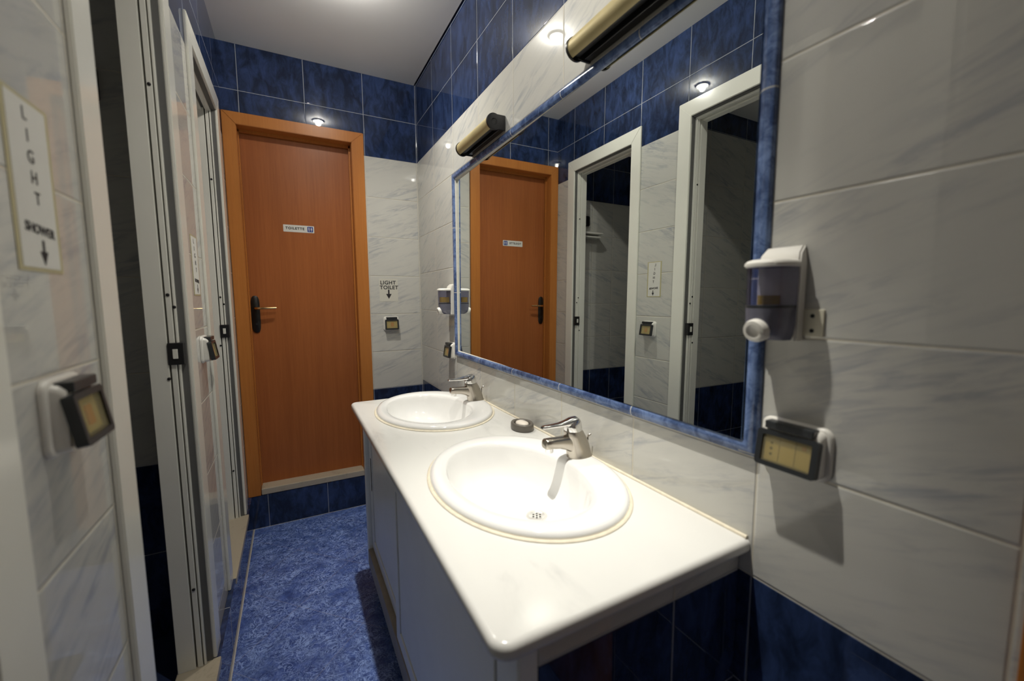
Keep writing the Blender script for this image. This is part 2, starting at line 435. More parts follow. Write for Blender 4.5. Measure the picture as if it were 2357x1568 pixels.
for yy, s in ((LY, 1), (LY - .006, 1), (LY - .0085, .86)):
    rings.append([(px + .022 * s * (math.copysign(abs(math.cos(a)) ** .75, math.cos(a))), yy, pz + .108 * (1 - (1 - s) * .2) * (math.copysign(abs(math.sin(a)) ** .35, math.sin(a)))) for a in [2 * PI * i / 40 for i in range(40)]])
loft(bm, rings)
hp = dpart('handle_plate', bm, 'bronze', smooth=True); hp.parent = leaf
bm = bmesh.new()
hz = 1.297
tube(bm, [(px + .002, LY - .006, hz), (px + .002, LY - .03, hz), (px + .006, LY - .043, hz), (px + .02, LY - .050, hz), (px + .06, LY - .050, hz + .001), (px + .108, LY - .046, hz + .001)], [.009, .008, .0075, .0075, .007, .006], 14)
hl = dpart('door_handle', bm, 'gold', smooth=True); hl.parent = leaf; hl['label'] = 'brass lever handle'
bm = bmesh.new(); lathe(bm, [(.006, 0), (.006, .003)], 16); bmesh.ops.transform(bm, matrix=Matrix.Translation((px + .002, LY - .0085, 1.205)) @ Matrix.Rotation(PI / 2, 4, 'X'), verts=bm.verts)
kh = dpart('keyhole', bm, 'black_matt'); kh.parent = leaf

# wooden door on the right wall beside the camera (only its frame edge shows)
d4 = thing('door_4', 'wooden door frame at the right picture edge', 'door', (0, -.456, 0), kind='structure')
bm = bmesh.new(); box(bm, -.014, 0, .393 + .0, .458, 0, 2.13, bev=.002); box(bm, -.014, 0, -.458, -.393, 0, 2.13, bev=.002); box(bm, -.0135, 0, -.393, .393, 2.065, 2.13, bev=.002)
obj('door_frame', bm, 'wood_frame', d4)
obj('door_leaf', bx(-.008, 0, -.392, .392, .01, 2.064), 'wood_leaf', d4)

# ------------------------------------------------------------------ aluminium frames of the shower openings
def stall_frame(n, a, b, label):
    r = thing('door_%d' % n, label, 'door frame', (XL, (a + b) / 2, ST), kind='structure')
    def lp(name, bm, mat, parent=r, **k):
        o = obj(name, bm, mat, parent, **k); o.data.transform(Matrix.Translation((-XL, -(a + b) / 2, -ST))); return o
    W = .078
    bm = bmesh.new(); z0 = .2
    # face casing (mitred), built in a YZ frame
    def q(pts):
        nb = bmesh.new(); loft(nb, [[(XL, y, z) for y, z in pts], [(XL + .010, y, z) for y, z in pts]])
        bmesh.ops.bevel(nb, geom=list(nb.edges), offset=.002, segments=2, affect='EDGES'); join_bm(bm, nb)
    A0, B0, T = a - W, b + W, OZ + W
    q([(A0, z0), (a, z0), (a, OZ), (A0, T)]); q([(A0, T), (a, OZ), (b, OZ), (B0, T)]); q([(b, z0), (B0, z0), (B0, T), (b, OZ)])
    lp('casing', bm, 'alu')
    bm = bmesh.new()                                                     # lining of the opening
    for (y0, y1) in ((a, a + .006), (b - .006, b)): box(bm, XL - .087, XL, y0, y1, z0, OZ)
    box(bm, XL - .087, XL, a, b, OZ - .006, OZ)
    lp('lining', bm, 'alu_dark')
    bm = bmesh.new()
    for s, y0 in ((1, a + .006), (-1, b - .006)):
        def rib(x0, x1, t): box(bm, XL - x1, XL - x0, *sorted((y0, y0 + s * t)), z0, OZ - .006, bev=.0012, seg=1)
        rib(.042, .087, .016); rib(.0245, .0375, .014); rib(.0155, .0215, .012)
    box(bm, XL - .087, XL - .05, a + .006, b - .006, OZ - .02, OZ - .006, bev=.001, seg=1)
    box(bm, XL - .037, XL - .016, a + .006, b - .006, OZ - .016, OZ - .006, bev=.001, seg=1)
    lp('jamb', bm, 'alu')
    yj = b - .006
    sb = bmesh.new(); box(sb, XL - .042, XL - .004, yj - .021, yj, 1.158, 1.222, bev=.002)
    sp_ = lp('strike_plate', sb, 'black_matt')
    c = lp('latch', bx(XL - .030, XL - .018, yj - .0235, yj - .020, 1.176, 1.204, bev=.001), 'alu'); c.parent = sp_; 
    for k, (dx, z) in enumerate(((.031, 1.36), (.031, 1.93), (.019, 1.325), (.044, 1.118), (.031, .46))):
        nb = bmesh.new(); lathe(nb, [(.0045, 0), (.0045, .002), (.002, .0035)], 12)
        bmesh.ops.transform(nb, matrix=Matrix.Translation((XL - dx, yj - (.0158 if dx > .04 else .0138 if dx > .02 else .0118), z)) @ Matrix.Rotation(PI / 2, 4, 'X'), verts=nb.verts)
        lp('screw', nb, 'black_matt', smooth=True)
    return r
stall_frame(2, *OP[0], 'pale aluminium frame of the far shower opening, next to the wooden door')
stall_frame(3, *OP[1], 'pale aluminium frame of the dark shower opening in the left foreground')
stall_frame(5, *OP[2], 'pale frame edge at the bottom left corner of the picture')

# ------------------------------------------------------------------ vanity
cab = thing('vanity_cabinet', 'grey framed vanity cabinet with two flat doors under the marble top', 'cabinet', (-.25, 1.1, 0))
def cp(name, bm, mat, parent=cab, **k):
    o = obj(name, bm, mat, parent, **k); o.data.transform(Matrix.Translation((.25, -1.1, 0))); return o
FX = -.512; Y0, Y1 = .366, 1.872; ZT = .836
cp('plinth', bx(-.455, -.004, Y0 + .02, Y1 - .02, 0.001, .092), 'plinth')
e_ = obj('end_panel', bx(FX + .036, -.003, Y0, Y0 + .04, .001, ZT), 'tile_end'); e_.parent = cab; e_.matrix_parent_inverse = Matrix.Translation((.25, -1.1, 0)); e_['label'] = 'dark blue tiled end panel with a pale top row'
bm = bmesh.new()
box(bm, FX, FX + .036, Y0 - .0015, Y0 + .075, .088, ZT, bev=.006, seg=3)
box(bm, FX, FX + .036, Y1 - .03, Y1, .088, ZT, bev=.004); box(bm, FX + .002, FX + .034, Y0 + .07, Y1 - .02, .79, ZT - .001, bev=.002)
box(bm, FX + .036, -.004, Y1 - .02, Y1, .088, ZT)
cp('frame', bm, 'cab')
cp('bottom_rail', bx(FX - .001, FX + .03, Y0 + .07, Y1 - .028, .088, .168, bev=.003), 'cab_rail')
cp('back_board', bx(FX + .036, FX + .044, Y0 + .04, Y1 - .02, .1, ZT), 'cab_dark')
def cdoor(ya, yb, x, hy):
    z0, z1 = .174, .778
    bm = bmesh.new(); w = .052
    for q in ((ya, ya + w, z0, z1), (yb - w, yb, z0, z1), (ya + w - .001, yb - w + .001, z0, z0 + w), (ya + w - .001, yb - w + .001, z1 - w, z1)):
        box(bm, x, x + .016, *q, bev=.0025)
    d = cp('door', bm, 'cab')
    pn = cp('panel', bx(x + .004, x + .013, ya + w + .007, yb - w - .007, z0 + w + .007, z1 - w - .007), 'cab'); pn.parent = d
    g = cp('groove', bx(x + .010, x + .0155, ya + w - .002, yb - w + .002, z0 + w - .002, z1 - w + .002), 'cab_dark'); g.parent = d
    if hy:
        h = cp('finger_pull', bx(x - .0012, x + .004, hy - .007, hy + .007, .47, .625, bev=.002), 'cab_dark'); h.parent = d
cdoor(Y0 + .084, 1.25, FX + .001, None)
cdoor(1.222, Y1 - .034, FX + .019, 1.795)

# marble top with two cut-outs and a bullnose edge
BC = [(-.252, .813), (-.252, 1.592)]             # basin centres
BA, BB = .237, .315                              # basin half sizes (x, y)
bm = bmesh.new()
tx0, tx1, ty0, ty1 = -.556, -.001, .345, 1.908
def outline(ins, z, n=7, r=.03):
    pts = []
    x0, x1, y0, y1 = tx0 + ins, tx1, ty0 + ins, ty1 - ins
    pts.append((x1, y0, z))
    rr = max(r - ins, .008)
    pts2 = []
    for (cx, cy, a0) in ((x0 + rr, y1 - rr, 90), (x0 + rr, y0 + rr, 180)):
        for k in range(n + 1):
            a = math.radians(a0 + 90 * k / n); pts2.append((cx + rr * math.cos(a), cy + rr * math.sin(a), z))
    return [(x1, y0, z), (x1, y1, z)] + pts2
rs = []
zt, zb, R = CT, CT - .030, .011
for k in range(6):
    a = PI / 2 * k / 5; rs.append(outline(R * (1 - math.sin(a)), zt - R + R * math.cos(a)))
for k in range(6):
    a = PI / 2 * k / 5; rs.append(outline(R * (1 - math.cos(a)), zb + R - R * math.sin(a)))
vr = loft(bm, rs, False, False)
holes = {}
for z in (zt, zb):
    lst = []
    for cx, cy in BC:
        vs = [bm.verts.new((cx + (BA - .022) * math.cos(2 * PI * i / 64), cy + (BB - .022) * math.sin(2 * PI * i / 64), z)) for i in range(64)]
        es = [bm.edges.new((vs[i], vs[(i + 1) % 64])) for i in range(64)]
        lst.append((vs, es))
    holes[z] = lst
    loop = vr[0] if z == zt else vr[-1]
    es = [bm.edges.get((loop[i], loop[(i + 1) % len(loop)])) for i in range(len(loop))]
    for _, e in lst: es += e
    bmesh.ops.triangle_fill(bm, edges=es, use_beauty=True, use_dissolve=False)
for (a, _), (b, _) in zip(holes[zt], holes[zb]):
    for i in range(64):
        j = (i + 1) % 64; bm.faces.new((a[i], a[j], b[j], b[i]))
tag(obj('countertop', bm, 'counter', smooth=True, angle=30), 'white marble vanity top with rounded edges holding both basins', 'countertop')
tag(obj('wall_sealant', tube(bmesh.new(), [(-.003, ty0 + .006, CT + .002), (-.003, ty1 - .006, CT + .002)], .004, 8), 'sealant'), 'thin beige sealant bead where the marble top meets the wall', 'sealant')

def basin(cx, cy, label):
    r = thing('washbasin', label, 'basin', (cx, cy, CT), group=None)
    bm = bmesh.new(); N = 72
    # (centre x shift, half x, half y, z)
    P = [(0, BA - .006, BB - .006, .0005), (0, BA, BB, .004), (0, BA - .001, BB - .001, .010), (0, BA - .006, BB - .006, .0155), (0, BA - .014, BB - .014, .0180),
         (-.004, BA - .024, BB - .030, .0185), (-.014, BA - .054, BB - .056, .0175), (-.021, BA - .064, BB - .064, .0150), (-.0235, BA - .068, BB - .068, .010), (-.0245, BA - .071, BB - .072, .002)]
    hx, hy = BA - .071, BB - .072
    for f, z in ((.985, -.012), (.955, -.032), (.91, -.054), (.84, -.076), (.74, -.094), (.60, -.107), (.43, -.115), (.26, -.1195), (.13, -.122), (.085, -.1235)):
        P.append((-.0245 + (1 - f) * .075, hx * f, hy * f, z))
    rings = [[(c + a * math.cos(2 * PI * i / N), b * math.sin(2 * PI * i / N), z) for i in range(N)] for c, a, b, z in P]
    loft(bm, rings, False, True)
    bo = obj('bowl', bm, 'ceramic', r, smooth=True, angle=80)
    bm = bmesh.new()
    dxr = -.0245 + .915 * .075
    loft(bm, [ring((dxr, 0, -.1225), (.031, 0, 0), (0, .031, 0), 28), ring((dxr, 0, -.1190), (.029, 0, 0), (0, .029, 0), 28), ring((dxr, 0, -.1183), (.022, 0, 0), (0, .022, 0), 28), ring((dxr, 0, -.1205), (.019, 0, 0), (0, .019, 0), 28)])
    dr = obj('drain', bm, 'drain', r, smooth=True)
    bm = bmesh.new()
    for k in range(7):
        a = 2 * PI * k / 6; rr = 0 if k == 6 else .0105
        lathe(bm, [(.0026, 0), (.0026, .0008)], 10, (dxr + rr * math.cos(a), rr * math.sin(a), -.1206))
    obj('drain_holes', bm, 'black_matt', dr)
    bm = bmesh.new(); rings = []
    for i in range(N):
        a = 2 * PI * i / N; c = Vector(((BA + .0015) * math.cos(a), (BB + .0015) * math.sin(a), .0015)); d = Vector((math.cos(a), math.sin(a), 0))
        rings.append([c + d * .006 * math.cos(b) + Vector((0, 0, .0028 * math.sin(b))) for b in [2 * PI * k / 8 for k in range(8)]])
    rings.append(rings[0]); loft(bm, rings, False, False); bmesh.ops.remove_doubles(bm, verts=bm.verts, dist=1e-6)
    obj('sealant', bm, 'sealant', r, smooth=True)
    return r
basin(*BC[0], 'oval white washbasin at the near end of the vanity')
basin(*BC[1], 'oval white washbasin at the far end of the vanity, by the wooden door')

def faucet(cx, cy, z0, label, rz=0.):
    r = thing('faucet', label, 'faucet', (cx, cy, z0), rz)
    bm = bmesh.new()
    loft(bm, [ring((x, 0, z), (a, 0, 0), (0, b, 0), 28, 2.3) for x, z, a, b in
              ((0, 0, .038, .0315), (0, .004, .038, .0315), (-.001, .006, .037, .0305), (-.005, .025, .0365, .0290), (-.010, .045, .0355, .0275), (-.016, .062, .0325, .0260), (-.021, .076, .029, .0245), (-.0225, .080, .027, .023))])
    obj('body', bm, 'nickel', r, smooth=True, angle=50)
    bm = bmesh.new()
    loft(bm, [ring((x, 0, z), (tx * h, 0, h), (0, w, 0), 24, 3) for x, z, h, w, tx in
              ((-.012, .038, .030, .022, 0), (-.032, .043, .0250, .0205, .1), (-.050, .0480, .0195, .019, .1), (-.072, .0515, .0160, .0175, .08), (-.095, .0535, .0150, .0168, .05), (-.116, .0545, .0145, .0162, .05), (-.1205, .0545, .0115, .0135, .05))])
    obj('spout', bm, 'nickel', r, smooth=True, angle=55)
    bm = bmesh.new(); lathe(bm, [(.0105, -.015), (.0115, -.013), (.0115, .004)], 20, (-.104, 0, .044))
    obj('aerator', bm, 'chrome', r, smooth=True)
    bm = bmesh.new()
    loft(bm, [ring((x, 0, z), (a * .97, 0, a * .22), (0, b, 0), 26, 2.2) for x, z, a, b in
              ((-.0215, .079, .0255, .0230), (-.0225, .086, .0265, .0240), (-.0245, .098, .0265, .0235), (-.0265, .107, .0240, .0210), (-.0275, .113, .0180, .016), (-.028, .1165, .009, .009))])
    loft(bm, [ring((x, 0, z), (.25 * h, 0, h), (0, w, 0), 20, 2.6) for x, z, h, w in
              ((-.018, .1060, .0140, .0190), (-.036, .1060, .0120, .0180), (-.052, .1040, .0085, .0150), (-.075, .1025, .0065, .0120), (-.100, .1025, .0055, .0105), (-.122, .1030, .0045, .0095), (-.128, .1032, .0028, .0070))])
    obj('lever', bm, 'chrome', r, smooth=True, angle=60)
    bm = bmesh.new(); tube(bm, [(.033, 0, .004), (.031, 0, .050), (.034, 0, .056), (.041, 0, .0585)], [.0022, .0022, .003, .0035], 10)
    obj('lift_rod', bm, 'nickel', r, smooth=True)
    return r
faucet(-.053, .829, CT + .0165, 'chrome lever faucet on the rim of the near washbasin')
faucet(-.053, 1.606, CT + .0165, 'chrome lever faucet on the rim of the far washbasin')

bm = bmesh.new()
N = 40
def dring(a, b, z): return [(a * math.cos(2 * PI * i / N), b * math.sin(2 * PI * i / N), z) for i in range(N)]
loft(bm, [dring(.036, .048, 0), dring(.039, .051, .006), dring(.0385, .0505, .022), dring(.036, .048, .026), dring(.030, .042, .026), dring(.027, .039, .022), dring(.024, .036, .012), dring(.008, .012, .010)])
o = tag(obj('soap_dish', bm, 'dish', smooth=True, angle=60), 'dark grey oval soap dish on the marble between the two basins', 'soap dish'); o.location = (-.052, 1.172, CT + .0005)
bm = bmesh.new()
loft(bm, [dring(.012, .020, 0), dring(.019, .029, .003), dring(.0215, .032, .008), dring(.020, .030, .013), dring(.013, .021, .0165), dring(.004, .007, .0175)])
o = tag(obj('soap_bar', bm, 'soap', smooth=True, angle=80), 'cream bar of soap lying in the dark oval dish', 'soap'); o.location = (-.052, 1.172, CT + .0125)

# ------------------------------------------------------------------ mirror with blue tile border
mir = thing('wall_mirror', 'long wall mirror edged with blue glazed border tiles', 'mirror', (0, 1.16, 1.04))
def mp_(name, bm, mat, **k):
    o = obj(name, bm, mat, mir, **k); return o
def back(o):
    o.matrix_parent_inverse = Matrix.Translation((0, -1.16, -1.04)); return o
bm = bx(0, .004, GY0 + .001, GY1 - .001, GZ0 + .001, GZ1 - .001)        # hung very slightly out of true
for v in bm.verts: v.co.x += -.003 + .0104 * (v.co.y - 1.16) + .0056 * (v.co.z - 1.51)
back(mp_('glass', bm, 'mirror'))
fy0, fy1, fz0, fz1 = .338, 1.984, 1.038, 1.984
W = .029
prof = [(0, .0005), (.0, -.006), (.003, -.0105), (.009, -.0135), (.0155, -.0140), (.022, -.0125), (.0265, -.009), (.0285, -.004), (.029, .0005)]
rings = []
for d, x in prof:
    rings.append([(x, fy0 + d, fz0 + d), (x, fy1 - d, fz0 + d), (x, fy1 - d, fz1 - d), (x, fy0 + d, fz1 - d)])
bm = bmesh.new(); loft(bm, rings, False, False)
back(mp_('border', bm, 'mirror_border', smooth=True, angle=50))
bm = bmesh.new()
d0, d1_ = .0282, .0312
rings = [[(x, fy0 + d, fz0 + d), (x, fy1 - d, fz0 + d), (x, fy1 - d, fz1 - d), (x, fy0 + d, fz1 - d)] for d, x in ((d0, .0), (d0, -.0035), (d1_ - .001, -.0025), (d1_, .0), (d1_, .017), (d0 - .0, .017))]
loft(bm, rings, False, False)
back(mp_('grout_line', bm, 'grout'))

# ------------------------------------------------------------------ wall lamps above the mirror
def lamp(y0, y1, z, label):
    cy = (y0 + y1) / 2; L = (y1 - y0) / 2
    r = thing('wall_lamp', label, 'lamp', (0, cy, z), group=None)
    X, Rr = -.050, .029
    def arc(a0, a1, rad, n=18): return [(X + rad * math.cos(a), rad * math.sin(a)) for a in [math.radians(a0 + (a1 - a0) * k / n) for k in range(n + 1)]]
    sec = arc(20, 245, Rr) + arc(245, 20, Rr - .0025)
    bm = bmesh.new(); loft(bm, [[(x, s * (L - .006), zz) for x, zz in sec] for s in (-1, 1)])
    obj('shade', bm, 'brass', r, smooth=True, angle=50)
    for s in (-1, 1):
        bm = bmesh.new()
        rings = [ring((X, s * (L - .008), 0), (.0315, 0, 0), (0, 0, .0315), 28), ring((X, s * (L - .001), 0), (.0315, 0, 0), (0, 0, .0315), 28), ring((X, s * L, 0), (.029, 0, 0), (0, 0, .029), 28), ring((X, s * L, 0), (.012, 0, 0), (0, 0, .012), 28), ring((X, s * (L - .003), 0), (.010, 0, 0), (0, 0, .010), 28)]
        loft(bm, rings)
        box(bm, -.045, -.0005, *sorted((s * (L - .010), s * (L - .001))), -.026, .030, bev=.003)
        obj('end_cap', bm, 'black', r, smooth=True, angle=40)
    bm = bmesh.new(); box(bm, -.024, -.0005, -L + .008, L - .008, -.022, .026, bev=.002)
    obj('bracket', bm, 'black', r)
    bm = bmesh.new()
    loft(bm, [ring((X + .002, s * (L - .010), -.004), (.017, 0, 0), (0, 0, .017), 20) for s in (-1, 1)])
    obj('tube', bm, 'black_matt', r, smooth=True)
    return r
lamp(1.385, 1.728, 2.022, 'brass tube lamp with black ends over the far basin')
lamp(.492, .872, 2.022, 'brass tube lamp with black ends over the near basin, cut by the picture top')

# ------------------------------------------------------------------ soap dispensers
def dispenser(y, z, label, lw, lz):
    r = thing('soap_dispenser', label, 'soap dispenser', (0, y, z), R90)
    # local: X along the wall, -Y out of the wall, Z up
    def dsec(hw, dep, zz, y0=-.024, n=20, p=2.7):
        pts = [(hw, y0, zz)]
        for k in range(n + 1):
            a = PI * k / n; ca, sa = math.cos(a), math.sin(a)
            pts.append((hw * math.copysign(abs(ca) ** (2 / p), ca), y0 - .004 - (dep + y0 - .004) * abs(sa) ** (2 / p), zz))
        pts.append((-hw, y0, zz)); return pts
    bm = bmesh.new()
    sec = [(.034, 0, .034, .026), (.035, .135, .035, .026), (.031, .158, .0, .012)]
    loft(bm, [[(.036, 0, 0), (-.036, 0, 0), (-.036, -.024, .000), (.036, -.024, .000)], [(.036, 0, .134), (-.036, 0, .134), (-.036, -.024, .134), (.036, -.024, .134)],
              [(.034, 0, .150), (-.034, 0, .150), (-.034, -.019, .150), (.034, -.019, .150)], [(.032, 0, .162), (-.032, 0, .162), (-.032, -.006, .162), (.032, -.006, .162)]])
    bmesh.ops.bevel(bm, geom=[e for e in bm.edges if abs(e.verts[0].co.z - e.verts[1].co.z) > .01], offset=.003, segments=2, affect='EDGES')
    obj('back_plate', bm, 'white_plastic', r, smooth=True, angle=35)
    bm = bmesh.new(); loft(bm, [dsec(.0365, .082, .1255), dsec(.0382, .085, .128), dsec(.0382, .085, .132), dsec(.035, .080, .1365), dsec(.029, .074, .1385)])
    obj('lid', bm, 'white_plastic', r, smooth=True, angle=45)
    bm = bmesh.new(); loft(bm, [dsec(.0335, .076, .044), dsec(.0345, .078, .060), dsec(.035, .079, .1252)])
    tk = obj('tank', bm, 'tank', r, smooth=True, angle=50)
    bm = bmesh.new(); loft(bm, [dsec(lw, .072, lz[0], y0=-.030), dsec(lw, .072, lz[1], y0=-.030)])
    lq = obj('liquid_soap', bm, 'soap_liquid', r, smooth=True, angle=50); lq['label'] = 'amber liquid soap'
    bm = bmesh.new(); loft(bm, [dsec(.0342, .0785, .0565), dsec(.0348, .0793, .0570), dsec(.0348, .0793, .0605), dsec(.0342, .0785, .061)])
    obj('band', bm, 'dark_frame', r, smooth=True, angle=50)
    bm = bmesh.new(); loft(bm, [dsec(.028, .052, .0015), dsec(.032, .072, .012), dsec(.0342, .077, .026), dsec(.0346, .079, .0575)])
    obj('lower_cover', bm, 'smoke', r, smooth=True, angle=50)
    bm = bmesh.new()
    for (rr, dd) in ((.0, 0),):
        loft(bm, [ring((0, y_, .018 + dz), (a, 0, 0), (0, -.25 * a, a), 28) for y_, dz, a in ((-.046, .004, .018), (-.068, .002, .0195), (-.080, 0, .0195), (-.0855, -.001, .0175), (-.0865, -.001, .012), (-.083, 0, .009), (-.082, 0, .004))])
    obj('push_button', bm, 'white_plastic', r, smooth=True, angle=60)
    return r
dispenser(.309, 1.268, 'soap dispenser right of the mirror, seen large at the picture right', .010, (.062, .078))
dispenser(2.030, 1.262, 'small distant soap dispenser left of the mirror, above a switch', .029, (.064, .092))

bm = bmesh.new(); plate(bm, .056, .046, .002, 0, -.004, soft=.001)
pt = thing('mounting_plate', 'small blank beige plate with two screw holes beside the large soap dispenser', 'plate', (-.0003, .270, 1.299), R90)
obj('plate', bm, 'module', pt)
for zz in (-.013, .012):
    bm = bmesh.new(); lathe(bm, [(.0035, 0), (.0035, .0006)], 14); bmesh.ops.transform(bm, matrix=Matrix.Translation((.011, -.004, zz)) @ Matrix.Rotation(PI / 2, 4, 'X'), verts=bm.verts)
    obj('screw_hole', bm, 'black_matt', pt)

# ------------------------------------------------------------------ switches with hinged covers
def switch(loc, rz, label, w=.098, h=.094, modules=1, cat='switch', group=None):
    r = thing('light_switch' if modules == 1 else 'socket_box', label, cat, loc, rz, group)
    bm = bmesh.new(); plate(bm, w, h, .016, -.0003, -.008, soft=.004); obj('base_plate', bm, 'white_plastic', r, smooth=True, angle=40)
    # housing: curved shoulder, top further back
    hw = w - .016
    bm = bmesh.new()
    loft(bm, [[(x, y, z) for x, z in rrect(hw * sx, h * sz, .010, cz=cz)] for y, sx, sz, cz in ((-.007, 1.0, .90, 0), (-.015, .985, .87, -.001), (-.022, .95, .80, -.004))])
    obj('housing', bm, 'white_plastic', r, smooth=True, angle=50)
    T = Matrix.Translation((0, -.0235, -.006)) @ Matrix.Rotation(math.radians(-9), 4, 'X')
    fw, fh = w * .86, h * .70
    bm = bmesh.new(); frame_slab(bm, fw, fh, .006, fw * .81, fh * .74, .002, .001, -.012)
    bmesh.ops.bevel(bm, geom=[e for e in bm.edges if len(e.link_faces) == 2 and e.calc_face_angle(0) > 1.2], offset=.0015, segments=2, affect='EDGES')
    bmesh.ops.transform(bm, matrix=T, verts=bm.verts)
    cv = obj('cover_frame', bm, 'dark_frame', r, smooth=True, angle=45)
    bm = bmesh.new(); plate(bm, fw * .80, fh * .73, .002, -.0065, -.009); bmesh.ops.transform(bm, matrix=T, verts=bm.verts)
    wd = obj('window', bm, 'amber', cv); wd['label'] = 'amber see-through window'
    bm = bmesh.new(); box(bm, -fw * .40, fw * .40, -.026, -.006, fh / 2 - .003, fh / 2 + .011, bev=.002)
    bmesh.ops.transform(bm, matrix=Matrix.Translation((0, -.003, 0)), verts=bm.verts); obj('hinge', bm, 'dark_frame', r)
    if modules == 1:
        bm = bmesh.new(); plate(bm, fw * .74, fh * .68, .002, -.001, -.004, soft=.001); bmesh.ops.transform(bm, matrix=T, verts=bm.verts)
        rk = obj('rocker', bm, 'module', r)
        bm = bmesh.new(); plate(bm, fw * .22, fh * .40, .002, -.004, -.006, cx=.002); bmesh.ops.transform(bm, matrix=T, verts=bm.verts)
        obj('pilot_lens', bm, 'orange_lens', rk)
    else:
        for k in range(3):
            cx = (k - 1) * fw * .265
            bm = bmesh.new(); plate(bm, fw * .25, fh * .68, .002, -.001, -.0045, cx=cx, soft=.0008); bmesh.ops.transform(bm, matrix=T, verts=bm.verts)
            md = obj('module', bm, 'module', r)
            if k == 0:
                for q in (-1, 0, 1):
                    bm = bmesh.new(); lathe(bm, [(.0026, 0), (.0026, .001)], 10)
                    bmesh.ops.transform(bm, matrix=T @ Matrix.Translation((cx, -.0045, q * .010)) @ Matrix.Rotation(PI / 2, 4, 'X'), verts=bm.verts)
                    obj('socket_hole', bm, 'black_matt', md)
            if k == 2:
                bm = bmesh.new(); plate(bm, fw * .06, fh * .10, .001, -.0045, -.0055, cx=cx, cz=fh * .22); bmesh.ops.transform(bm, matrix=T, verts=bm.verts)
                obj('pilot_lens', bm, 'orange_lens', md)
    return r
switch((-.0003, .2735, 1.079), R90, 'wide socket box with amber flap below the large soap dispenser', .116, .092, 3, 'socket')
switch((-.0003, 2.052, 1.062), R90, 'small socket box with amber flap left of the mirror, under the distant dispenser', .100, .092, 1, 'socket')
switch((-.202, YF - .0003, 1.186), 0, 'switch with amber flap under the light toilet notice beside the wooden door', .100, .094)
switch((XL + .0003, 1.652, 1.176), L90, 'switch with amber flap on the pier between the two shower openings', .104, .092)
switch((XL + .0003, .636, 1.195), L90, 'blurred switch with amber flap on the left foreground pier', .104, .100)

# ------------------------------------------------------------------ notices
ARROW = [(-.0035, .022), (.0035, .022), (.0035, .002), (.013, .002), (0, -.022), (-.013, .002), (-.0035, .002)]
def arrow(s, cx, cz): return [(cx + x * s, cz + z * s) for x, z in ARROW]
def shower_sign(loc, label, w, h, tilt=0.):
    r = thing('paper_sign', label, 'sign', loc, L90)
    bm = bmesh.new(); plate(bm, w, h, .002, -.0002, -.0007); obj('tape', bm, 'tape', r)
    bm = bmesh.new(); plate(bm, w * .84, h * .955, .001, -.0007, -.0012); obj('sheet', bm, 'paper', r)
    zt = h * .40
    bm = bmesh.new()
    for k, ch in enumerate('LIGHT'):
        join_bm(bm, text_bm(ch, h * .105, offset=0), Matrix.Translation((w * (-.06 + .025 * k), -.0014, zt - k * h * .118)))
    obj('lettering', bm, 'ink', r); bm = bmesh.new()
    join_bm(bm, text_bm('SHOWER', h * .078, 1.02, offset=.0003), Matrix.Translation((w * .02, -.0014, -h * .255)) @ Matrix.Rotation(.06, 4, 'Y'))
    obj('lettering', bm, 'ink', r)
    bm = bmesh.new(); poly(bm, arrow(h / .30, w * .05, -h * .385), -.0012, -.0018); obj('arrow', bm, 'ink', r)
shower_sign((XL + .0002, .636, 1.487), 'blurred light shower notice on the left foreground pier', .108, .213)
shower_sign((XL + .0002, 1.632, 1.460), 'light shower notice on the pier between the two shower openings', .106, .200)
r = thing('paper_sign', 'white light toilet notice with down arrow right of the wooden door', 'sign', (-.210, YF - .0002, 1.405))
bm = bmesh.new(); plate(bm, .118, .148, .001, 0, -.0006); obj('sheet', bm, 'paper_grey', r)
for word, dx, dz in (('LIGHT', -.003, .046), ('TOILET', .003, .015)):
    bm = text_bm(word, .033, 1.10, offset=.0008); bmesh.ops.transform(bm, matrix=Matrix.Translation((dx, -.0008, dz)), verts=bm.verts); obj('lettering', bm, 'ink', r)
bm = bmesh.new(); poly(bm, arrow(1.35, .000, -.028), -.0006, -.0012); obj('arrow', bm, 'ink', r)
r = thing('door_sign', 'small toilette plate with blue pictogram on the wooden door', 'sign', (-.7105, LY - .0002, 1.770))
bm = bmesh.new(); plate(bm, .166, .0415, .003, 0, -.0012); obj('plate', bm, 'paper', r)
bm = text_bm('TOILETTE', .0195, 1.22, offset=.0007); bmesh.ops.transform(bm, matrix=Matrix.Translation((-.021, -.0014, .0005)), verts=bm.verts); obj('lettering', bm, 'ink', r)
bm = bmesh.new(); plate(bm, .031, .032, .004, -.0012, -.0018, cx=.061); pc = obj('pictogram', bm, 'blue_print', r)
bm = bmesh.new()
for s, cx in ((0, .0545), (1, .0675)):
    lathe(bm, [(.0022, 0), (.0022, .0006)], 12)
    bmesh.ops.transform(bm, matrix=Matrix.Translation((cx, -.0018, .010)) @ Matrix.Rotation(PI / 2, 4, 'X'), verts=bm.verts[-24:])
    b = [(cx - .003, .007), (cx + .003, .007), (cx + (.0045 if s else .0025), -.003), (cx + .0015, -.003), (cx + .0015, -.012), (cx - .0015, -.012), (cx - .0015, -.003), (cx - (.0045 if s else .0025), -.003)]
    poly(bm, b, -.0018, -.0024)
obj('figures', bm, 'paper', pc)

